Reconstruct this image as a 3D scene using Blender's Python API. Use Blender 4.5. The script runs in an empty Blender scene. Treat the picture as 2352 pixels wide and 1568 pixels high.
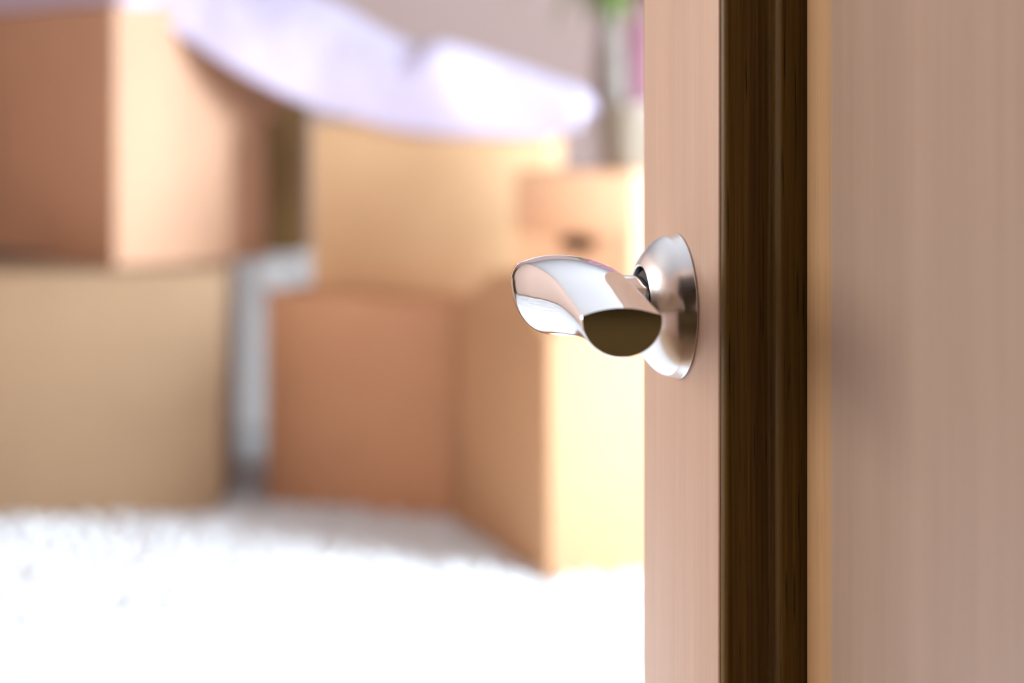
import bpy, bmesh, math, random
from mathutils import Vector, Matrix, noise

random.seed(7)
scene = bpy.context.scene
COL = scene.collection

# ------------------------------------------------------------------ camera
W, H = 2352, 1568
LENS, SENSOR = 70.0, 36.0
F = LENS / SENSOR * W                 # focal length in pixels
HY = 200.0                            # row of the horizon
HC = 1.13                             # eye height
cd = bpy.data.cameras.new('camera')
cam = bpy.data.objects.new('camera', cd)
COL.objects.link(cam)
cam.location = (0, 0, HC)
cam.rotation_euler = (math.pi / 2, 0, 0)
cd.lens, cd.sensor_width, cd.sensor_fit = LENS, SENSOR, 'HORIZONTAL'
cd.shift_y = -(H / 2 - HY) / W
cd.clip_start, cd.clip_end = 0.01, 60
cd.dof.use_dof = True
cd.dof.focus_distance = 0.69
cd.dof.aperture_fstop = 6.3
scene.camera = cam

# ------------------------------------------------------------------ light
world = bpy.data.worlds.new('daylight')
scene.world = world
world.use_nodes = True
wb = world.node_tree.nodes['Background']
wb.inputs['Color'].default_value = (0.80, 0.92, 1.0, 1)
wb.inputs['Strength'].default_value = 2.0

WIN_R = (3.4, 0.8, 3.9, 0.75, 2.40)    # x, y0, y1, z0, z1 of the window in the right wall
WIN_FILL = (-2.3, 0.95, 2.05, 0.95, 2.2)    # the same for a window added in the left wall as fill

def window_light(name, win, sign, power, color):
    ld = bpy.data.lights.new(name, 'AREA')
    ld.shape = 'RECTANGLE'
    x, y0, y1, z0, z1 = win
    ld.size, ld.size_y = (y1 - y0), (z1 - z0)
    ld.energy, ld.color = power, color
    o = bpy.data.objects.new(name, ld)
    COL.objects.link(o)
    o.location = (x + sign * 0.16, (y0 + y1) / 2, (z0 + z1) / 2)
    o.rotation_euler = Vector((-sign, 0, -0.0001)).to_track_quat('-Z', 'Z').to_euler()
    return o
window_light('daylight_right', WIN_R, 1, 1950, (0.79, 0.965, 1.13))
window_light('fill_left', WIN_FILL, -1, 48, (1.0, 0.84, 0.70))  # added fill light for the door face

vs = scene.view_settings
vs.view_transform = 'Standard'
vs.look = 'None'
vs.gamma = 1.0
vs.exposure = 0.0
vs.use_curve_mapping = False

# ------------------------------------------------------------------ helpers
def unproject(px, py, Y):
    return Vector(((px - W / 2) * Y / F, Y, HC - (py - HY) * Y / F))

def link(name, me, mat=None, parent=None, label=None, cat=None, group=None, kind=None):
    o = bpy.data.objects.new(name, me)
    COL.objects.link(o)
    if mat is not None and me is not None:
        me.materials.append(mat)
    if parent is not None:
        o.parent = parent
    for k, v in (('label', label), ('category', cat), ('group', group), ('kind', kind)):
        if v:
            o[k] = v
    return o

def empty(name, loc, rz=0.0, **kw):
    o = link(name, None, **kw)
    o.empty_display_size = 0.05
    o.location = loc
    o.rotation_euler = (0, 0, rz)
    return o

def mesh(name, verts, faces, smooth=False, sharp=None):
    me = bpy.data.meshes.new(name)
    me.from_pydata([tuple(v) for v in verts], [], faces)
    me.update()
    bm = bmesh.new(); bm.from_mesh(me)
    bmesh.ops.recalc_face_normals(bm, faces=bm.faces)
    bm.to_mesh(me); bm.free()
    if smooth:
        me.polygons.foreach_set('use_smooth', [True] * len(me.polygons))
        if sharp:
            me.set_sharp_from_angle(angle=math.radians(sharp))
    return me

def box_mesh(name, x0, x1, y0, y1, z0, z1, bevel=0.0, seg=2):
    bm = bmesh.new()
    bmesh.ops.create_cube(bm, size=1)
    for v in bm.verts:
        v.co = Vector((x0 + (v.co.x + .5) * (x1 - x0), y0 + (v.co.y + .5) * (y1 - y0), z0 + (v.co.z + .5) * (z1 - z0)))
    if bevel:
        bmesh.ops.bevel(bm, geom=list(bm.edges), offset=bevel, segments=seg, affect='EDGES', profile=.5)
    me = bpy.data.meshes.new(name)
    bm.to_mesh(me); bm.free()
    if bevel:
        me.polygons.foreach_set('use_smooth', [True] * len(me.polygons))
        me.set_sharp_from_angle(angle=math.radians(50))
    return me

def lathe(name, prof, n=48, axis='z', smooth=True, sharp=35):
    """prof: list of (radius, height)"""
    vs_, fs = [], []
    for r, h in prof:
        for i in range(n):
            a = 2 * math.pi * i / n
            vs_.append((r * math.cos(a), r * math.sin(a), h))
    for j in range(len(prof) - 1):
        for i in range(n):
            k = (i + 1) % n
            fs.append((j * n + i, j * n + k, (j + 1) * n + k, (j + 1) * n + i))
    fs.append(tuple(range(n)))
    fs.append(tuple((len(prof) - 1) * n + i for i in range(n)))
    return mesh(name, vs_, fs, smooth, sharp)

# ------------------------------------------------------------------ materials
def new_mat(name):
    m = bpy.data.materials.new(name)
    m.use_nodes = True
    nt = m.node_tree
    return m, nt, nt.nodes['Principled BSDF']

def plain(name, col, rough=.6, metallic=0.0, bump=0.0, bscale=200, spec=.5, vary=0.0, vscale=3):
    m, nt, p = new_mat(name)
    p.inputs['Base Color'].default_value = (*col, 1)
    p.inputs['Roughness'].default_value = rough
    p.inputs['Metallic'].default_value = metallic
    p.inputs['Specular IOR Level'].default_value = spec
    tc = nt.nodes.new('ShaderNodeTexCoord')
    if vary:
        n = nt.nodes.new('ShaderNodeTexNoise'); n.inputs['Scale'].default_value = vscale; n.inputs['Detail'].default_value = 4
        r = nt.nodes.new('ShaderNodeValToRGB')
        r.color_ramp.elements[0].position, r.color_ramp.elements[1].position = .3, .7
        r.color_ramp.elements[0].color = (*[c * (1 - vary) for c in col], 1)
        r.color_ramp.elements[1].color = (*[min(1, c * (1 + vary)) for c in col], 1)
        nt.links.new(tc.outputs['Object'], n.inputs['Vector'])
        nt.links.new(n.outputs['Fac'], r.inputs['Fac'])
        nt.links.new(r.outputs['Color'], p.inputs['Base Color'])
    if bump:
        n = nt.nodes.new('ShaderNodeTexNoise'); n.inputs['Scale'].default_value = bscale
        b = nt.nodes.new('ShaderNodeBump'); b.inputs['Strength'].default_value = bump; b.inputs['Distance'].default_value = .002
        nt.links.new(tc.outputs['Object'], n.inputs['Vector'])
        nt.links.new(n.outputs['Fac'], b.inputs['Height'])
        nt.links.new(b.outputs['Normal'], p.inputs['Normal'])
    return m

def wood(name, c0, c1, fine=900, broad=60, rough=.4, pores=.25, pore_col=(.02, .012, .004), bump=.06, coat=0.0, spec=.5):
    """vertical straight grain: object Z is along the grain"""
    m, nt, p = new_mat(name)
    L = nt.links
    tc = nt.nodes.new('ShaderNodeTexCoord')
    def stretched(scale, zs, detail=3):
        mp = nt.nodes.new('ShaderNodeMapping'); mp.inputs['Scale'].default_value = (1, 1, zs)
        n = nt.nodes.new('ShaderNodeTexNoise'); n.inputs['Scale'].default_value = scale; n.inputs['Detail'].default_value = detail
        L.new(tc.outputs['Object'], mp.inputs['Vector']); L.new(mp.outputs['Vector'], n.inputs['Vector'])
        return n
    nb, nf, npo = stretched(broad, .012), stretched(fine, .012), stretched(fine * .9, .03, 1)
    mix = nt.nodes.new('ShaderNodeMath'); mix.operation = 'MULTIPLY_ADD'; mix.inputs[1].default_value = .5
    half = nt.nodes.new('ShaderNodeMath'); half.operation = 'MULTIPLY'; half.inputs[1].default_value = .5
    L.new(nb.outputs['Fac'], half.inputs[0]); L.new(nf.outputs['Fac'], mix.inputs[0]); L.new(half.outputs[0], mix.inputs[2])
    r = nt.nodes.new('ShaderNodeValToRGB')
    r.color_ramp.elements[0].position, r.color_ramp.elements[1].position = .36, .64
    r.color_ramp.elements[0].color, r.color_ramp.elements[1].color = (*c0, 1), (*c1, 1)
    L.new(mix.outputs[0], r.inputs['Fac'])
    pr = nt.nodes.new('ShaderNodeValToRGB')
    pr.color_ramp.elements[0].position, pr.color_ramp.elements[1].position = .64, .74
    pr.color_ramp.elements[0].color = (0, 0, 0, 1); pr.color_ramp.elements[1].color = (pores, pores, pores, 1)
    L.new(npo.outputs['Fac'], pr.inputs['Fac'])
    mx = nt.nodes.new('ShaderNodeMix'); mx.data_type = 'RGBA'
    L.new(pr.outputs['Color'], mx.inputs['Factor'])
    L.new(r.outputs['Color'], mx.inputs[6]); mx.inputs[7].default_value = (*pore_col, 1)
    L.new(mx.outputs[2], p.inputs['Base Color'])
    b = nt.nodes.new('ShaderNodeBump'); b.inputs['Strength'].default_value = bump; b.inputs['Distance'].default_value = .0006
    L.new(nf.outputs['Fac'], b.inputs['Height']); L.new(b.outputs['Normal'], p.inputs['Normal'])
    p.inputs['Roughness'].default_value = rough
    p.inputs['Specular IOR Level'].default_value = spec
    p.inputs['Coat Weight'].default_value = coat
    p.inputs['Coat Roughness'].default_value = .2
    return m

M = {}
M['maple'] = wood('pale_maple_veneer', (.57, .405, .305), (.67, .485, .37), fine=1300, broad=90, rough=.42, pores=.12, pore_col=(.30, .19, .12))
M['maple_panel'] = wood('maple_panel_shade_toned', (.37, .272, .205), (.45, .337, .26), fine=1300, broad=90, rough=.42, pores=.12, pore_col=(.27, .18, .12))  # darker copy of the maple: light falloff on the panel put into its colour
M['maple_warm'] = wood('maple_edge_shade_tint', (.44, .275, .135), (.55, .36, .19), fine=1300, broad=120, rough=.42, pores=.35, pore_col=(.25, .14, .06))  # shade and warm bounce beside the moulding are put into this colour
M['dark_wood'] = wood('stained_shaded_moulding', (.085, .044, .008), (.185, .118, .022), fine=1100, broad=130, rough=.42, spec=.3, pores=.7, pore_col=(.012, .006, .002), bump=.12)  # dark stain that also carries the shade on the moulding
M['seam'] = plain('black_seam', (.004, .004, .004), .9)

def metal(name, col, rough, aniso=0.0, brush=0.0):
    m, nt, p = new_mat(name)
    p.inputs['Base Color'].default_value = (*col, 1)
    p.inputs['Metallic'].default_value = 1
    p.inputs['Roughness'].default_value = rough
    if aniso:
        p.inputs['Anisotropic'].default_value = aniso
        tn = nt.nodes.new('ShaderNodeTangent'); tn.direction_type = 'RADIAL'; tn.axis = 'Z'
        nt.links.new(tn.outputs['Tangent'], p.inputs['Tangent'])
    tc = nt.nodes.new('ShaderNodeTexCoord')
    n = nt.nodes.new('ShaderNodeTexNoise'); n.inputs['Scale'].default_value = 120
    mr = nt.nodes.new('ShaderNodeMapRange')
    mr.inputs['To Min'].default_value = rough * .85; mr.inputs['To Max'].default_value = rough * 1.15
    nt.links.new(tc.outputs['Object'], n.inputs['Vector']); nt.links.new(n.outputs['Fac'], mr.inputs['Value'])
    nt.links.new(mr.outputs['Result'], p.inputs['Roughness'])
    return m
M['chrome'] = metal('polished_chrome', (.86, .86, .88), .05)
M['satin'] = metal('brushed_nickel', (.80, .81, .83), .24)
M['black'] = plain('black_gap_tone', (.006, .006, .007), .45)

def cardboard(name, col):
    m, nt, p = new_mat(name)
    L = nt.links
    tc = nt.nodes.new('ShaderNodeTexCoord')
    n = nt.nodes.new('ShaderNodeTexNoise'); n.inputs['Scale'].default_value = 2.5; n.inputs['Detail'].default_value = 6
    L.new(tc.outputs['Object'], n.inputs['Vector'])
    r = nt.nodes.new('ShaderNodeValToRGB')
    r.color_ramp.elements[0].position, r.color_ramp.elements[1].position = .3, .7
    r.color_ramp.elements[0].color = (*[c * .94 for c in col], 1); r.color_ramp.elements[1].color = (*[c * 1.05 for c in col], 1)
    L.new(n.outputs['Fac'], r.inputs['Fac']); L.new(r.outputs['Color'], p.inputs['Base Color'])
    w = nt.nodes.new('ShaderNodeTexWave'); w.inputs['Scale'].default_value = 60; w.bands_direction = 'Z'
    b = nt.nodes.new('ShaderNodeBump'); b.inputs['Strength'].default_value = .05; b.inputs['Distance'].default_value = .001
    L.new(tc.outputs['Object'], w.inputs['Vector']); L.new(w.outputs['Fac'], b.inputs['Height']); L.new(b.outputs['Normal'], p.inputs['Normal'])
    p.inputs['Roughness'].default_value = .75
    p.inputs['Specular IOR Level'].default_value = .3
    return m
M['kraft'] = cardboard('kraft_cardboard', (.54, .30, .155))
M['kraft_shaded'] = cardboard('shade_darkened_cardboard', (.14, .065, .016))  # shade behind the stacked boxes is put into this dark brown
M['kraft_tan'] = cardboard('tan_cardboard', (.33, .205, .115))
M['kraft_a'] = cardboard('pale_kraft_cardboard', (.57, .325, .20))
M['kraft_d'] = cardboard('golden_kraft_cardboard', (.66, .41, .22))
M['kraft_red'] = cardboard('reddish_cardboard', (.55, .275, .145))
M['peach'] = cardboard('peach_cardboard', (.74, .42, .24))

M['plaster_rose'] = plain('rose_wall_paint', (.39, .275, .24), .85, bump=.1, bscale=150, spec=.2)
M['plaster_white'] = plain('pale_rose_wall_paint', (.40, .26, .20), .85, bump=.1, bscale=150, spec=.2)
M['ceiling'] = plain('white_ceiling_paint', (.42, .41, .41), .9, spec=.2)
M['hall_wall'] = plain('brown_hall_paint', (.42, .31, .13), .8, bump=.1, spec=.3)
M['hall_dark'] = plain('dark_hall_paint', (.20, .14, .055), .8, bump=.1, spec=.3)
M['hall_upper'] = plain('deep_brown_hall_paint', (.085, .058, .02), .8, bump=.1, spec=.3)
M['floorboard'] = wood('oak_floorboard', (.34, .21, .12), (.45, .29, .17), fine=300, broad=30, rough=.4)
M['white_lacquer'] = plain('white_lacquer', (.74, .68, .63), .35, vary=.02)
M['rug'] = plain('white_shag_rug', (.73, .72, .715), .95, bump=.2, bscale=90, spec=.1, vary=.03, vscale=8)
M['lilac'] = plain('lilac_cotton', (.61, .53, .66), .9, bump=.25, bscale=400, spec=.15, vary=.03, vscale=6)
M['pink'] = plain('pink_curtain_cloth', (.46, .23, .28), .9, bump=.2, bscale=300, spec=.15)
M['pot'] = plain('pale_glazed_pot', (.22, .165, .115), .35, vary=.05, vscale=10)
M['soil'] = plain('dark_soil', (.04, .025, .015), .95, bump=1, bscale=120)
M['bark'] = plain('grey_cane_bark', (.19, .155, .13), .85, bump=.8, bscale=60, vary=.2, vscale=25)
M['leaf'] = plain('green_strap_leaf', (.075, .115, .02), .45, vary=.2, vscale=9)
M['trim'] = plain('white_trim_paint', (.82, .82, .81), .4)

m, nt, p = new_mat('window_glass')
nt.nodes.remove(p)
tr = nt.nodes.new('ShaderNodeBsdfTransparent'); gl = nt.nodes.new('ShaderNodeBsdfGlossy'); gl.inputs['Roughness'].default_value = .02
mx = nt.nodes.new('ShaderNodeMixShader'); mx.inputs[0].default_value = .06
nt.links.new(tr.outputs[0], mx.inputs[1]); nt.links.new(gl.outputs[0], mx.inputs[2])
nt.links.new(mx.outputs[0], nt.nodes['Material Output'].inputs['Surface'])
M['glass'] = m

# ------------------------------------------------------------------ room shell
XL, XR, Y0, Y1, ZC = -2.3, 3.4, -0.03, 6.95, 2.55
HALL = -1.7
T = .14

def struct(name, me, mat, label, cat):
    return link(name, me, mat, label=label, cat=cat, kind='structure')

def grid_wall(name, axis, pos, thick, u0, u1, z0, z1, hole, mat, label):
    """wall slab of thickness `thick` (signed, away from the room) with one rectangular hole (u0,u1,z0,z1)"""
    us = [u0, hole[0], hole[1], u1]; zs = [z0, hole[2], hole[3], z1]
    bm = bmesh.new()
    for i in range(3):
        for j in range(3):
            if i == 1 and j == 1: continue
            a0, a1, b0, b1 = us[i], us[i + 1], zs[j], zs[j + 1]
            if a1 - a0 < 1e-6 or b1 - b0 < 1e-6: continue
            lo, hi = sorted((pos, pos + thick))
            bx = (lo, hi, a0, a1) if axis == 'x' else (a0, a1, lo, hi)
            t = box_mesh('t', *bx, b0, b1); bm.from_mesh(t); bpy.data.meshes.remove(t)
    me = bpy.data.meshes.new(name); bm.to_mesh(me); bm.free()
    return struct(name, me, mat, label, 'wall')

# floor: boards run along Y, each board its own piece
fl = struct('floor', box_mesh('floor', XL - T, XR + T, HALL - T, Y1 + T, -.10, -.022), M['floorboard'], 'wooden board floor under the white rug', 'floor')
struct('ceiling', box_mesh('ceiling', XL - T, XR + T, HALL - T, Y1 + T, ZC, ZC + .1), M['ceiling'], 'plain white painted ceiling above the boxes', 'ceiling')
struct('wall_back', box_mesh('wall_back', XL - T, XR + T, Y1, Y1 + T, -.02, ZC), M['plaster_rose'], 'dusty rose painted wall behind the moving boxes', 'wall')
grid_wall('wall_left', 'x', XL, -T, HALL - T, Y1, -.02, ZC, WIN_FILL[1:], M['plaster_white'], 'pale painted wall on the left with an added window')
grid_wall('wall_right', 'x', XR, T, HALL - T, Y1, -.02, ZC, WIN_R[1:], M['plaster_white'], 'pale painted wall on the right with a wide window')
DX0, DX1, DZ = -.64, .236, 2.09
struct('wall_hall_left', box_mesh('wall_hall_left', XL, XL + .02, HALL, Y0 - .12, 0, ZC), M['hall_dark'], 'dark brown left wall of the hall', 'wall')
struct('wall_hall_right', box_mesh('wall_hall_right', XR - .02, XR, HALL, Y0 - .12, 0, ZC), M['hall_dark'], 'dark brown right wall of the hall', 'wall')
struct('wall_hall_front', box_mesh('wall_hall_front', DX1 + .03, XR - .02, Y0 - .14, Y0 - .12, 0, ZC), M['hall_dark'], 'dark brown hall side of the doorway wall', 'wall')
grid_wall('wall_front', 'y', Y0, -.12, XL, XR, -.02, ZC, (DX0 - .03, DX1 + .03, -.02, DZ + .03), M['plaster_white'], 'wall with the open doorway')
struct('wall_hall', box_mesh('wall_hall', XL, XR, HALL - T, HALL, -.02, ZC), M['hall_upper'], 'dark brown wall of the dim hall facing the doorway', 'wall')
struct('trim_2', box_mesh('trim_2', XL, XR, HALL, HALL + .012, 0, .787, .002), M['hall_wall'], 'brown wainscot added along the lower part of the unseen hall wall', 'wainscot')  # added: its top edge shapes the band mirrored in the lever end
bb = struct('baseboard_back', box_mesh('baseboard_back', XL, XR, Y1 - .015, Y1, -.02, .08, .003), M['trim'], 'white baseboard along the rose wall', 'baseboard')
# floorboards
bw = .16
me_b = box_mesh('floorboard', 0, bw - .003, HALL, Y1, -.022, -.001, .001, 1)
me_b.materials.append(M['floorboard'])
nb = int((XR - XL) / bw)
for i in range(nb):
    b = bpy.data.objects.new('floorboard', me_b); COL.objects.link(b); b.parent = fl
    b.location = (XL + i * bw + .002, 0, 0)

def window(name, win, sign, label, panes):
    x, y0, y1, z0, z1 = win
    root = empty(name, (x, (y0 + y1) / 2, z0), label=label, cat='window', kind='structure')
    w, h, t = y1 - y0, z1 - z0, .05
    xa, xb = sorted((sign * .03, sign * .09))
    for nm, b in (('frame', (-w / 2, -w / 2 + t, 0, h)), ('frame', (w / 2 - t, w / 2, 0, h)), ('frame', (-w / 2 + t, w / 2 - t, 0, t)), ('frame', (-w / 2 + t, w / 2 - t, h - t, h))):
        link(nm, box_mesh('frame', xa, xb, b[0], b[1], b[2], b[3], .004), M['trim'], root)
    for i in range(1, panes):
        yy = -w / 2 + w * i / panes
        link('mullion', box_mesh('mullion', xa, xb, yy - t / 2, yy + t / 2, t, h - t, .004), M['trim'], root)
    for i in range(panes):
        a = -w / 2 + w * i / panes + t / 2 + (t / 2 if i == 0 else 0); c = -w / 2 + w * (i + 1) / panes - t / 2 - (t / 2 if i == panes - 1 else 0)
        xm = (xa + xb) / 2
        link('pane', box_mesh('pane', xm - .003, xm + .003, a, c, t, h - t), M['glass'], root)
    s0, s1 = sorted((-sign * .06, sign * .03))
    link('sill', box_mesh('sill', s0, s1, -w / 2 - .04, w / 2 + .04, -.03, 0, .004), M['trim'], root)
window('window_1', WIN_R, 1, 'wide white framed window in the right wall', 3)
window('fill_window', WIN_FILL, -1, 'white framed window added in the left wall as fill for the door', 2)  # added window, lets in fill for the door face

# door lining in the doorway behind the camera
tr_root = empty('trim_1', ((DX0 + DX1) / 2, Y0 - .06, 0), label='wooden lining around the open doorway', cat='door frame', kind='structure')
c = (DX0 + DX1) / 2
link('jamb', box_mesh('jamb', DX0 - .03 - c, DX0 - c, -.075, .062, -.02, DZ, .002), M['maple'], tr_root)
link('jamb', box_mesh('jamb', DX1 - c, DX1 + .03 - c, -.075, .062, -.02, DZ, .002), M['maple'], tr_root)
link('head', box_mesh('head', DX0 - .03 - c, DX1 + .03 - c, -.075, .062, DZ, DZ + .03, .002), M['maple'], tr_root)

# ------------------------------------------------------------------ the door
# local axes: x = n (out of the visible face), y = away from the lock edge towards the hinge (s), z up
TH = math.radians(12.0)
R0 = Vector((.0608, .732, 0))                       # foot of the point under the rosette centre
ZR = 1.0497
tdir = Vector((math.sin(TH), -math.cos(TH), 0))
ndir = Vector((-math.cos(TH), -math.sin(TH), 0))
door = empty('door_1', R0, label='pale wooden panel door standing open with chrome lever handle', cat='door', kind='structure')
door.matrix_world = Matrix(((ndir.x, tdir.x, 0, R0.x), (ndir.y, tdir.y, 0, R0.y), (0, 0, 1, 0), (0, 0, 0, 1)))
# (n, t, z): handedness
SA, SB = -.0463, .7537          # lock edge, hinge edge
SW = .0951                      # stile width
DT = .052                       # thickness
ZB, ZT = .008, 2.05
RB, RT = .22, .12               # rails
s1, s2 = SA + SW, SB - SW
z1, z2 = ZB + RB, ZT - RT
link('stile', box_mesh('stile', -DT, 0, SA, s1, ZB, ZT, .0011, 3), M['maple'], door)
link('stile', box_mesh('stile', -DT, 0, s2, SB, ZB, ZT, .0011, 3), M['maple'], door)
def rail(za, zb):
    o = link('rail', box_mesh('rail', -DT, 0, -(zb - za) / 2, (zb - za) / 2, -(s2 - s1) / 2, (s2 - s1) / 2, .0011, 3), M['maple'], door)
    o.location = (0, (s1 + s2) / 2, (za + zb) / 2)
    o.rotation_euler = (math.pi / 2, 0, 0)
rail(ZB, z1); rail(z2, ZT)

# moulding profile (d = distance in from the stile, n = height); ogee stepping down into the panel recess
def arc(cx, cy, rx, ry, a0, a1, k):
    return [(cx + rx * math.cos(math.radians(a0 + (a1 - a0) * i / k)), cy + ry * math.sin(math.radians(a0 + (a1 - a0) * i / k))) for i in range(k + 1)]
prof = [(.0, -.0008)]
prof += arc(.0002, -.0042, .0034, .0034, 80, 0, 10)         # rounded shoulder
prof += [(.0038, -.0090), (.0043, -.0140)]
prof += arc(.0062, -.0146, .0017, .0022, 180, 268, 6)       # small cove
prof += arc(.0064, -.0206, .0052, .0036, 88, 0, 12)         # ovolo
prof += [(.0120, -.0235), (.0126, -.0262)]
MD = prof[-1][0] + .0002
prof += [(MD, -.0266), (MD, -.0300), (.0, -.0300)]
NPAN = -.0262
def moulding(a, b):
    """a,b: outer corners (s,z) of one side, run so that the inside lies on the left"""
    a, b = Vector(a), Vector(b)
    d = (b - a).normalized(); inn = Vector((-d.y, d.x))
    vsx, fs = [], []
    for k, (e, q) in enumerate(((a, 1), (b, -1))):
        for (dd, nn) in prof:
            pnt = e + inn * dd + d * dd * q
            vsx.append((nn, pnt.x, pnt.y))
    n = len(prof)
    for i in range(n):
        j = (i + 1) % n
        fs.append((i, j, n + j, n + i))
    fs.append(tuple(range(n))); fs.append(tuple(range(2 * n - 1, n - 1, -1)))
    link('moulding', mesh('moulding', vsx, fs, True, 40), M['dark_wood'], door)
g = .0
# (s,z) loop chosen so that `inn` points to the panel
moulding((s1, z2), (s1, z1)); moulding((s1, z1), (s2, z1)); moulding((s2, z1), (s2, z2)); moulding((s2, z2), (s1, z2))
# panel: raised field with a bevelled margin, a dark seam between it and the moulding
gap = .0034
pa, pb, pc, pd = s1 + MD + gap, s2 - MD - gap, z1 + MD + gap, z2 - MD - gap
mg = .0262
link('panel_seam', box_mesh('panel_seam', -.0345, -.0335, s1 + .001, s2 - .001, z1 + .001, z2 - .001), M['seam'], door, label='black gap around the raised panel')
def frustum(name, n0, n1, o, i):
    (a, b, c_, d) = o; (e, f, g_, h) = i
    v = [(n0, a, c_), (n0, b, c_), (n0, b, d), (n0, a, d), (n1, e, g_), (n1, f, g_), (n1, f, h), (n1, e, h)]
    return v
def strip(s_a, s_b, inset):
    pass
# margin as four mitred strips, field as its own board
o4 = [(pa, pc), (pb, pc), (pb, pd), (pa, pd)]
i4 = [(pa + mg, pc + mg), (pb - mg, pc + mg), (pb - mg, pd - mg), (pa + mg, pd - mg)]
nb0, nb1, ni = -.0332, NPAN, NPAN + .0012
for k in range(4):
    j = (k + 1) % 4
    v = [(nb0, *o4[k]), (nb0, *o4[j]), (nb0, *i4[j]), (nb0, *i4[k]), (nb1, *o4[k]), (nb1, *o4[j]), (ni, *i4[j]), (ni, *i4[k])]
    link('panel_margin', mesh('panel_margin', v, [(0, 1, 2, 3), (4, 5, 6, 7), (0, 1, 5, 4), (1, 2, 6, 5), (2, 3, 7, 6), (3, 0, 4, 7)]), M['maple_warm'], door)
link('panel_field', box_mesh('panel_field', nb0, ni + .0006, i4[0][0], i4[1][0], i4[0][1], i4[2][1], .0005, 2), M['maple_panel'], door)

# ------------------------------------------------------------------ lever handle (part of the door)
handle = empty('door_handle', (0, 0, ZR), parent=door, label='chrome lever handle on round satin rosette')
# rosette: lathe about local x (= n)
ros = [(.0264, 0), (.0266, .0006), (.0262, .0012)]
for i in range(1, 25):
    r = .0262 - (.0262 - .0158) * i / 24
    ros.append((r, .0008 + .0165 * math.sqrt(max(0, 1 - (r / .0264) ** 2))))
ros += [(.0153, ros[-1][1] + .0003), (.0148, ros[-1][1]), (.0143, .0085), (.0100, .0080)]
ro = link('rosette', lathe('rosette', ros, 96, sharp=30), M['satin'], handle)
ro.rotation_euler = (0, math.pi / 2, 0)
bu = link('gap_ring', lathe('gap_ring', [(.0134, .0075), (.0134, .0122), (.0128, .0130), (.0060, .0134)], 48), M['black'], handle, label='black ring standing in for the shaded gap behind the lever')  # black colour stands for the shade in the gap around the neck
bu.rotation_euler = (0, math.pi / 2, 0)

# lever: cross-sections lofted along a plan curve; every key: (s, n, z of ridge over rosette centre, half width, crown, belly)
keys = [
    (.0000, .0120, .0078, .0108, .0032, .0176, .0034),
    (.0000, .0240, .0084, .0108, .0034, .0184, .0036),
    (.0003, .0330, .0100, .0112, .0036, .0196, .0040),
    (.0035, .0430, .0122, .0124, .0038, .0216, .0046),
    (.0110, .0500, .0156, .0136, .0036, .0234, .0048),
    (.0220, .0528, .0182, .0140, .0030, .0240, .0046),
    (.0380, .0530, .0201, .0136, .0024, .0240, .0040),
    (.0540, .0520, .0198, .0130, .0024, .0224, .0032),
    (.0700, .0506, .0175, .0126, .0025, .0194, .0024),
    (.0850, .0493, .0132, .0124, .0026, .0156, .0018),
    (.1000, .0483, .0088, .0123, .0024, .0130, .0014),
]
def catmull(p, t):
    i = min(int(t), len(p) - 2); f = t - i
    P = [p[max(0, i - 1)], p[i], p[i + 1], p[min(len(p) - 1, i + 2)]]
    return [.5 * ((2 * b) + (-a + c_) * f + (2 * a - 5 * b + 4 * c_ - d) * f * f + (-a + 3 * b - 3 * c_ + d) * f ** 3) for a, b, c_, d in zip(*P)]
NS = 90
secs = [catmull(keys, (len(keys) - 1) * i / NS) for i in range(NS + 1)]
lv, lf = [], []
CUT = .27                                # the end is cut off obliquely, facing slightly away from the door
def section(k, scale=1.0, push=0.0):
    s, n, zr, w, cr, be, sd = secs[k]
    a, b = secs[max(0, k - 1)], secs[min(NS, k + 1)]
    tx, ty = b[0] - a[0], b[1] - a[1]
    l = math.hypot(tx, ty); tx, ty = tx / l, ty / l
    lx, ly = -ty, tx                       # lateral: towards larger n when running towards +s
    ph = math.asin(min(.9, sd / .0105))    # where the ridge sits on the side bulge
    ru = w * math.cos(ph)
    pts = []
    for i in range(21):                    # crown, from +lateral ridge to -lateral ridge
        q = 1 - 2 * i / 20
        pts.append((q * ru * .975, cr * (1 - q * q) + .0001))
    for i in range(0, 37):                 # side bulge and belly back round
        an = -ph + (math.pi + 2 * ph) * i / 36
        ca, sa = math.cos(an), math.sin(an)
        hz = .0105 if sa < 0 else be - sd
        pts.append((-ca * w, -sd - sa * hz - .0003))
    zc = (cr - be) / 2
    out = []
    cutk = CUT * max(0, (k - NS * .8) / (NS * .2))
    for u, z in pts:
        u *= scale; z = zc + (z - zc) * scale
        pu = push - u * cutk
        out.append((n + ly * u + ty * pu, s + lx * u + tx * pu, zr + z))
    return out
m_ = None
for k in range(NS + 1):
    lv += section(k)
lv += section(NS, .975, .0005)
m_ = len(section(0))
for k in range(NS + 1):
    for i in range(m_):
        j = (i + 1) % m_
        lf.append((k * m_ + i, k * m_ + j, (k + 1) * m_ + j, (k + 1) * m_ + i))
lf.append(tuple(range(m_)))
lf.append(tuple((NS + 1) * m_ + i for i in range(m_)))
link('lever', mesh('lever', lv, lf, True, 32), M['chrome'], handle)

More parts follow.
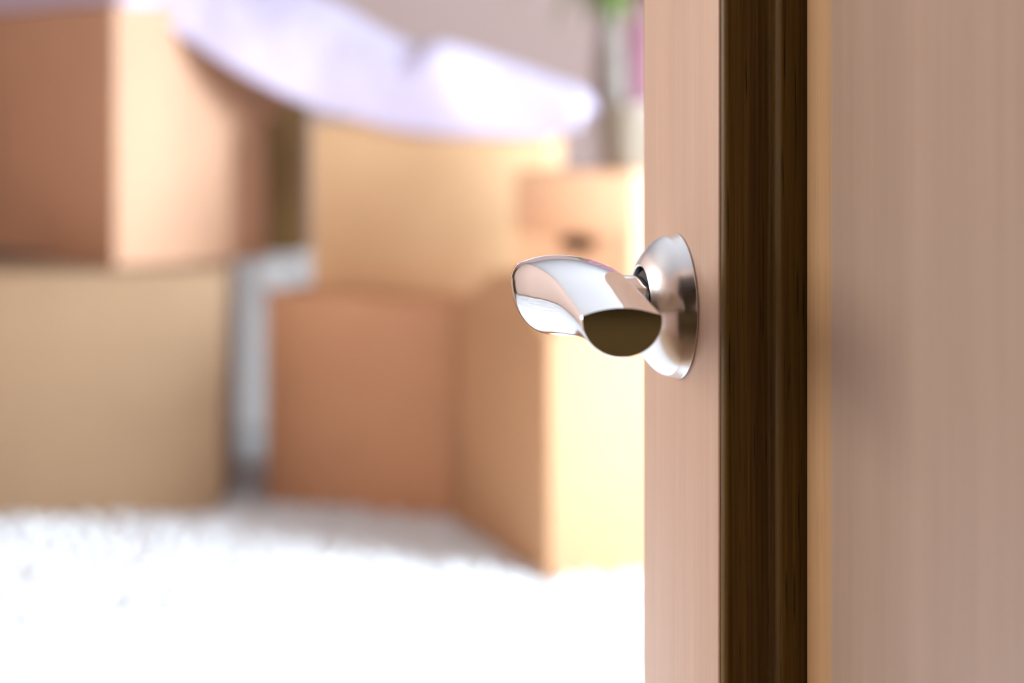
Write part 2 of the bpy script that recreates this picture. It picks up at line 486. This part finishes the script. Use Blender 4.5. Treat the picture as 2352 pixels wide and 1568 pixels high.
# ------------------------------------------------------------------ shag rug
def rug():
    rx0, rx1, ry0, ry1 = -2.15, 2.05, .95, 6.75
    root = empty('shag_rug', ((rx0 + rx1) / 2, (ry0 + ry1) / 2, 0), label='fluffy white shag rug covering the floor under the boxes', cat='rug')
    ox, oy = (rx0 + rx1) / 2, (ry0 + ry1) / 2
    link('backing', box_mesh('backing', rx0 - ox, rx1 - ox, ry0 - oy, ry1 - oy, 0, .010, .002), M['rug'], root)
    vv, ff = [], []
    N = 26000
    for i in range(N):
        x = random.uniform(rx0 + .02, rx1 - .02); y = ry0 + (ry1 - ry0 - .04) * random.random() + .02
        h = random.uniform(.010, .024) + .010 * (noise.noise((x * 2.2, y * 2.2, 0)) )
        a = random.uniform(0, 6.28); l = random.uniform(.004, .018); r = random.uniform(.007, .014)
        bx, by = x - ox, y - oy
        k = len(vv)
        for t, rr in ((0, r), (.55, r * 1.1)):
            for q in range(4):
                b = a + q * math.pi / 2
                vv.append((bx + rr * math.cos(b) + l * t * t * math.cos(a), by + rr * math.sin(b) + l * t * t * math.sin(a), .008 + h * t))
        vv.append((bx + l * math.cos(a), by + l * math.sin(a), .008 + h))
        for q in range(4):
            p_ = (q + 1) % 4
            ff.append((k + q, k + p_, k + 4 + p_, k + 4 + q)); ff.append((k + 4 + q, k + 4 + p_, k + 8))
    me = bpy.data.meshes.new('pile'); me.from_pydata(vv, [], ff); me.update()
    me.polygons.foreach_set('use_smooth', [True] * len(me.polygons))
    link('pile', me, M['rug'], root, kind='stuff')
rug()
ZF = .011      # things on the rug stand on its backing

# ------------------------------------------------------------------ cardboard boxes
CT = .006
def carton(name, corner, along, w, d, h, z, mat, label, group='cardboard moving boxes', flaps=True):
    """corner: near bottom corner (x,y); along: plan direction of the front face (unit, running to the right); depth runs away from the camera"""
    ax = Vector(along).normalized()
    ang = math.atan2(ax.y, ax.x)
    root = empty(name, (corner[0], corner[1], z), ang, label=label, cat='box', group=group)
    # local: x along front 0..w, y depth 0..d, z 0..h
    link('front_panel', box_mesh('front_panel', 0, w, 0, CT, 0, h, .0015), mat, root)
    link('back_panel', box_mesh('back_panel', 0, w, d - CT, d, 0, h, .0015), mat, root)
    link('side_panel', box_mesh('side_panel', 0, CT, CT, d - CT, 0, h, .0015), mat, root)
    link('side_panel', box_mesh('side_panel', w - CT, w, CT, d - CT, 0, h, .0015), mat, root)
    link('bottom_panel', box_mesh('bottom_panel', CT, w - CT, CT, d - CT, .001, CT, .001), mat, root)
    if flaps:
        link('flap', box_mesh('flap', .001, w - .001, .001, d / 2 - .002, h, h + CT, .0012), mat, root)
        link('flap', box_mesh('flap', .001, w - .001, d / 2 + .002, d - .001, h, h + CT, .0012), mat, root)
    return root

def floor_pt(px, py):
    Y = F * (HC - .030) / (py - HY)      # the rug's pile hides the lowest 3 cm
    return Vector(((px - W / 2) * Y / F, Y))
def at_z(px, py, z):
    Y = F * (HC - z) / (py - HY)
    return Vector(((px - W / 2) * Y / F, Y))

# lower left box
p1 = floor_pt(505, 1170); bdir = Vector((1, .05)).normalized(); p0 = p1 - bdir * .80
HB = .63
carton('cardboard_box', p0, p1 - p0, (p1 - p0).length, .45, HB, ZF, M['kraft_tan'], 'tan cardboard box on the rug at lower left under the tall box')
ZB2 = ZF + HB + CT
# upper left tall box, turned edge-on: corner towards the camera
c0 = at_z(264, 612, ZB2)
d_r = Vector((.365, .28)).normalized()
HA = 1.352 - ZB2 - CT
A = carton('cardboard_box', c0, d_r, .47, .90, HA, ZB2, M['kraft_a'], 'tall cardboard box turned edge-on, stacked at upper left below the lilac blanket')
# right side flap hanging open beyond its far edge
fl_ = link('flap', box_mesh('flap', 0, .055, 0, CT, -.10, 0, .0012), M['kraft_a'], A)
fl_.location = (.47, .004, HA - .20)
# middle lower box
p0, p1 = floor_pt(612, 1138), floor_pt(1042, 1180)
HCB = .562
carton('cardboard_box', p0, p1 - p0, (p1 - p0).length, .32, HCB, ZF, M['kraft_red'], 'reddish cardboard box on the rug beneath the wide light box')
ZC2 = ZF + HCB + CT
# wide box on it
q0 = at_z(716, 668, ZC2); dC = (p1 - p0).normalized()
D = carton('cardboard_box', q0, Vector((1, -.24)), .655, .20, 1.036 - ZC2 - CT, ZC2, M['kraft_d'], 'wide light cardboard box with the blanket lying on its top')
ZD = 1.036
# right box, near corner towards the camera
e0 = floor_pt(1262, 1316)
e1 = floor_pt(1046, 1186)
eL = (e1 - e0)
eR = Vector((eL.y, -eL.x)).normalized()
HE = .561
E = carton('cardboard_box', e0, eR, .50, eL.length, HE, ZF, M['kraft'], 'cardboard box on the rug beside the door, nearest box to the camera')
ZE = ZF + HE + CT
# its left flap stands up
fE = link('flap', mesh('flap', [(0, .06, 0), (0, eL.length * .93, 0), (-.004, eL.length * .55, .105), (-.004, .10, .13), (CT, .06, 0), (CT, eL.length * .93, 0), (CT - .004, eL.length * .55, .105), (CT - .004, .10, .13)],
     [(0, 1, 2, 3), (4, 5, 6, 7), (0, 1, 5, 4), (1, 2, 6, 5), (2, 3, 7, 6), (3, 0, 4, 7)]), M['kraft'], E, label='flap standing up along the left edge')
fE.location = (.0, 0, HE + CT)

# storage box with lid on the right box
g0 = Vector(((1184 - W / 2) * 4.90 / F, 4.90))
g1 = Vector(((1458 - W / 2) * 4.76 / F, 4.76))
gd = (g1 - g0)
ang = math.atan2(gd.y, gd.x); gw = gd.length; gdp = .18
GH = .347
G = empty('storage_box', (g0.x, g0.y, ZE), ang, label='peach lidded cardboard storage box with dark hand hole, below the potted plant', cat='box')
link('back_panel', box_mesh('back_panel', .006, gw - .006, gdp - .010, gdp - .006, 0, GH - .02, .001), M['peach'], G)
link('side_panel', box_mesh('side_panel', .006, .010, .010, gdp - .010, 0, GH - .02, .001), M['peach'], G)
link('side_panel', box_mesh('side_panel', gw - .010, gw - .006, .010, gdp - .010, 0, GH - .02, .001), M['peach'], G)
link('bottom_panel', box_mesh('bottom_panel', .01, gw - .01, .01, gdp - .01, .001, .005), M['peach'], G)
lid = link('lid', box_mesh('lid', -.002, gw + .002, -.002, gdp + .002, GH - .006, GH, .002), M['peach'], G)
for b_ in ((-.002, gw + .002, -.002, .002), (-.002, gw + .002, gdp - .002, gdp + .002), (-.002, .002, .002, gdp - .002), (gw - .002, gw + .002, .002, gdp - .002)):
    link('lid_skirt', box_mesh('lid_skirt', *b_, GH - .150, GH - .006, .001), M['peach'], lid)
# front panel with an oval hand hole cut through it just under the lid
K = 40
hx, hz = gw * .52, GH - .174
hv, hf = [], []
def oval(k):
    an = 2 * math.pi * k / K
    return (hx + math.copysign(abs(math.cos(an)) ** .6, math.cos(an)) * .050, hz + math.copysign(abs(math.sin(an)) ** .6, math.sin(an)) * .021)
def rim(k):
    an = 2 * math.pi * k / K
    cx_, sz_ = math.cos(an), math.sin(an)
    tx = ((gw - .006 - hx) / cx_ if cx_ > 0 else (.006 - hx) / cx_) if abs(cx_) > 1e-9 else 1e9
    tz = ((GH - .02 - hz) / sz_ if sz_ > 0 else (0 - hz) / sz_) if abs(sz_) > 1e-9 else 1e9
    t = min(tx, tz)
    return (hx + cx_ * t, hz + sz_ * t)
for y in (.003, .007):
    for fn in (oval, rim):
        for k in range(K):
            x, z = fn(k); hv.append((x, y, z))
for k in range(K):
    j = (k + 1) % K
    hf.append((k, j, K + j, K + k)); hf.append((2 * K + k, 2 * K + j, 3 * K + j, 3 * K + k))
    hf.append((k, j, 2 * K + j, 2 * K + k)); hf.append((K + k, K + j, 3 * K + j, 3 * K + k))
link('front_panel', mesh('front_panel', hv, hf), M['peach'], G, label='front with a dark oval hand hole under the lid')
ZG = ZE + GH

# white cabinet behind the gap, dark box on it
cab = empty('white_cabinet', (-.70, 6.42, ZF), label='low white cabinet seen in the gap between the stacked boxes', cat='cabinet')
CW, CD, CH = .95, .40, .60
link('side_panel', box_mesh('side_panel', -CW / 2, -CW / 2 + .018, -CD / 2, CD / 2, 0, CH - .02, .001), M['white_lacquer'], cab)
link('side_panel', box_mesh('side_panel', CW / 2 - .018, CW / 2, -CD / 2, CD / 2, 0, CH - .02, .001), M['white_lacquer'], cab)
link('back_panel', box_mesh('back_panel', -CW / 2 + .018, CW / 2 - .018, CD / 2 - .008, CD / 2, .05, CH - .02), M['white_lacquer'], cab)
link('top_panel', box_mesh('top_panel', -CW / 2 - .01, CW / 2 + .01, -CD / 2 - .025, CD / 2, CH - .02, CH, .002), M['white_lacquer'], cab)
link('bottom_panel', box_mesh('bottom_panel', -CW / 2 + .018, CW / 2 - .018, -CD / 2 + .01, CD / 2 - .008, .05, .068), M['white_lacquer'], cab)
link('plinth', box_mesh('plinth', -CW / 2 + .018, CW / 2 - .018, -CD / 2 + .04, -CD / 2 + .055, 0, .05), M['white_lacquer'], cab)
for sx in (-1, 1):
    dr = link('door', box_mesh('door', min(0, sx * (CW / 2 - .002)) + .0015, max(0, sx * (CW / 2 - .002)) - .0015, -CD / 2 - .019, -CD / 2 - .001, .055, CH - .023, .002), M['white_lacquer'], cab)
    kn = link('knob', lathe('knob', [(.006, 0), (.006, .012), (.013, .016), (.013, .022), (.009, .025)], 20), M['satin'], dr)
    kn.location = (sx * .04, -CD / 2 - .019, CH * .8); kn.rotation_euler = (math.pi / 2, 0, 0)
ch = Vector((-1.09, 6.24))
carton('cardboard_box', ch, (1, 0.02), .425, .33, .50, ZF + CH, M['kraft_shaded'], 'shaded brown cardboard box standing on the white cabinet')

# ------------------------------------------------------------------ lilac blanket from the tall box down to the wide box
front = [(-52, 42, 6.20), (20, 28, 6.00), (140, 18, 5.73), (258, 8, 5.44), (335, 22, 5.47), (420, 82, 5.46), (520, 148, 5.42), (620, 203, 5.40), (720, 246, 5.385), (830, 278, 5.345), (930, 302, 5.312), (1030, 312, 5.285), (1150, 314, 5.255), (1250, 312, 5.225), (1318, 296, 5.20), (1330, 290, 5.20)]
crest = [(0, 10, 6.38), (60, -40, 6.22), (170, -68, 6.02), (300, -80, 5.85), (470, -85, 5.75), (600, -60, 5.70), (700, -20, 5.66), (790, 22, 5.62), (865, 68, 5.57), (955, 108, 5.51), (1020, 102, 5.48), (1100, 122, 5.46), (1200, 158, 5.43), (1290, 193, 5.40), (1345, 226, 5.37), (1352, 262, 5.37)]
pf = [unproject(*q) for q in front]; pcst = [unproject(*q) for q in crest]
pback = []
for i, c_ in enumerate(pcst):
    zlow = 1.375 if i < 4 else max(1.055, 1.375 - (i - 3) * .055)
    pback.append(Vector((c_.x + .03, c_.y + .26, min(c_.z - .01, zlow))))
NU, NV = 170, 44
bv, bf = [], []
for iu in range(NU + 1):
    t = (len(pf) - 1) * iu / NU
    a, b, c_ = (Vector(catmull([tuple(v) for v in P], t)) for P in (pf, pcst, pback))
    mid1 = a.lerp(b, .5) + Vector((0, -.040, .030)); mid2 = b.lerp(c_, .5) + Vector((0, .02, .02))
    row = [tuple(a), tuple(mid1), tuple(b), tuple(mid2), tuple(c_)]
    for iv in range(NV + 1):
        v = iv / NV
        q = Vector(catmull(row, 4 * v))
        amp = .016 * min(1, v * 5) * min(1, (1 - v) * 5 + .2)
        f1 = noise.noise((q.x * 7 + q.y * 2, q.z * 4 + 3, q.y * 3)); f2 = noise.noise((q.x * 17, q.y * 6, q.z * 13 + 9))
        q += Vector((.1, -.6, .5)) * amp * (f1 + .45 * f2)
        bv.append(q)
for iu in range(NU):
    for iv in range(NV):
        k = iu * (NV + 1) + iv
        bf.append((k, k + 1, k + NV + 2, k + NV + 1))
bo = Vector((-.3, 5.5, 1.06))
me = mesh('blanket', [v - bo for v in bv], bf, True)
bl = link('blanket', me, M['lilac'], label='pale lilac blanket draped from the tall box onto the wide box', cat='blanket')
bl.location = bo
sm = bl.modifiers.new('thickness', 'SOLIDIFY'); sm.thickness = .012; sm.offset = 0

# ------------------------------------------------------------------ potted plant on the storage box
pl = Vector(((1442 - W / 2) * 4.875 / F, 4.875, ZG))
plant = empty('potted_plant', pl, label='cane plant with green strap leaves in a pale pot on the peach box', cat='plant')
pot = link('pot', lathe('pot', [(.050, 0), (.054, .002), (.062, .05), (.070, .12), (.074, .150), (.078, .152), (.078, .165), (.071, .165), (.068, .150), (.066, .140), (.010, .140)], 56), M['pot'], plant)
link('soil', lathe('soil', [(.0655, .1405), (.0655, .146), (.03, .150), (.004, .152)], 32), M['soil'], plant)
tv, tf = [], []
NR, NC = 40, 18
tz0, tz1 = .145, .50
for i in range(NR + 1):
    f = i / NR
    z = tz0 + (tz1 - tz0) * f
    cx = -.035 - .010 * f + .004 * math.sin(f * 5)
    for j in range(NC):
        a = 2 * math.pi * j / NC
        r = .030 - .006 * f + .0015 * math.sin(i * 1.6) + .002 * noise.noise((j * .7, i * .4, 1))
        tv.append((cx + r * math.cos(a), .004 * math.sin(f * 3) + r * math.sin(a), z))
for i in range(NR):
    for j in range(NC):
        k = (j + 1) % NC
        tf.append((i * NC + j, i * NC + k, (i + 1) * NC + k, (i + 1) * NC + j))
tf.append(tuple(range(NC))); tf.append(tuple(NR * NC + j for j in range(NC)))
link('trunk', mesh('trunk', tv, tf, True, 50), M['bark'], plant)
def leaf(az, L, up, droop, w, z):
    v, fc = [], []
    N = 14
    pos = Vector((-.045, 0, z)); ang_ = up
    d2 = Vector((math.cos(az), math.sin(az), 0)); side = Vector((-math.sin(az), math.cos(az), 0))
    for i in range(N + 1):
        f = i / N
        ww = w * (min(1, .35 + f * 3)) * (1 - f ** 2.5) + .0006
        nrm = Vector((-d2.x * math.sin(ang_), -d2.y * math.sin(ang_), math.cos(ang_)))
        for u, lift in ((-1, .25), (0, 0), (1, .25)):
            v.append(pos + side * ww * u + nrm * ww * lift)
        for u, lift in ((-1, .25), (0, 0), (1, .25)):
            v.append(pos + side * ww * u * .98 + nrm * (ww * lift - .0012))
        ang_ -= droop / N
        pos = pos + (d2 * math.cos(ang_) + Vector((0, 0, 1)) * math.sin(ang_)) * (L / N)
    for i in range(N):
        k = i * 6
        for a, b in ((0, 1), (1, 2)):
            fc.append((k + a, k + b, k + 6 + b, k + 6 + a)); fc.append((k + 3 + b, k + 3 + a, k + 9 + a, k + 9 + b))
        fc.append((k, k + 6, k + 9, k + 3)); fc.append((k + 2, k + 5, k + 11, k + 8))
    fc.append((0, 3, 4, 1)); fc.append((1, 4, 5, 2))
    k = N * 6; fc.append((k, k + 1, k + 4, k + 3)); fc.append((k + 1, k + 2, k + 5, k + 4))
    link('leaf', mesh('leaf', v, fc, True, 60), M['leaf'], plant)
for i in range(26):
    f = i / 25
    leaf(i * 2.4, random.uniform(.24, .34), .15 + 1.25 * f + random.uniform(-.1, .1), 1.6 - .7 * f, .015, tz1 - .03 + .03 * f)
for az in (-1.6, -2.3, -.9):
    leaf(az, .15, -.25, 1.3, .02, tz1 - .035)

# ------------------------------------------------------------------ pink curtain on the back wall
cv, cf = [], []
NU2, NZ2 = 120, 30
cx0, cx1, cz0, cz1 = .40, 1.55, .05, 2.35
for iz in range(NZ2 + 1):
    fz = iz / NZ2
    for iu in range(NU2 + 1):
        fu = iu / NU2
        pinch = .06 * math.exp(-((fz - .48) / .16) ** 2)
        x = cx0 + pinch * (1 - fu) * -1 + (cx1 - cx0) * fu + .07 * max(0, fz - .5)
        y = .028 * math.sin(fu * 62) + .008 * math.sin(fu * 23 + fz * 3)
        cv.append((x - cx0, y, cz0 + (cz1 - cz0) * fz))
for iz in range(NZ2):
    for iu in range(NU2):
        k = iz * (NU2 + 1) + iu
        cf.append((k, k + 1, k + NU2 + 2, k + NU2 + 1))
cu = empty('curtain', (cx0, Y1 - .08, 0), label='pink curtain hanging in folds at the rose wall behind the plant', cat='curtain')
cl = link('cloth', mesh('cloth', cv, cf, True), M['pink'], cu)
sm = cl.modifiers.new('thickness', 'SOLIDIFY'); sm.thickness = .003
rod = link('rod', lathe('rod', [(.012, 0), (.012, 1.4)], 20), M['satin'], cu)
rod.rotation_euler = (0, math.pi / 2, 0); rod.location = (-.1, 0, cz1 + .01)
for xx in (-.05, 1.25):
    link('bracket', box_mesh('bracket', xx - .01, xx + .01, .0, .082, cz1 - .005, cz1 + .025, .002), M['satin'], cu)

# ------------------------------------------------------------------ lamp added in the unseen hall to brighten its walls
hl = empty('added_hall_lamp', (1.15, -.95, ZC), label='small round opal lamp added to brighten the unseen hall', cat='lamp')
link('base', lathe('base', [(.09, 0), (.09, -.02), (.08, -.025)], 40), M['trim'], hl)
mo, nto, po = new_mat('added_lamp_glow')
po.inputs['Base Color'].default_value = (.8, .7, .5, 1)
po.inputs['Emission Color'].default_value = (1, .78, .45, 1)
po.inputs['Emission Strength'].default_value = 60
po.inputs['Roughness'].default_value = .3
link('shade', lathe('shade', [(.078, -.0255), (.095, -.04), (.10, -.065), (.085, -.095), (.05, -.115), (.01, -.122)], 40), mo, hl)
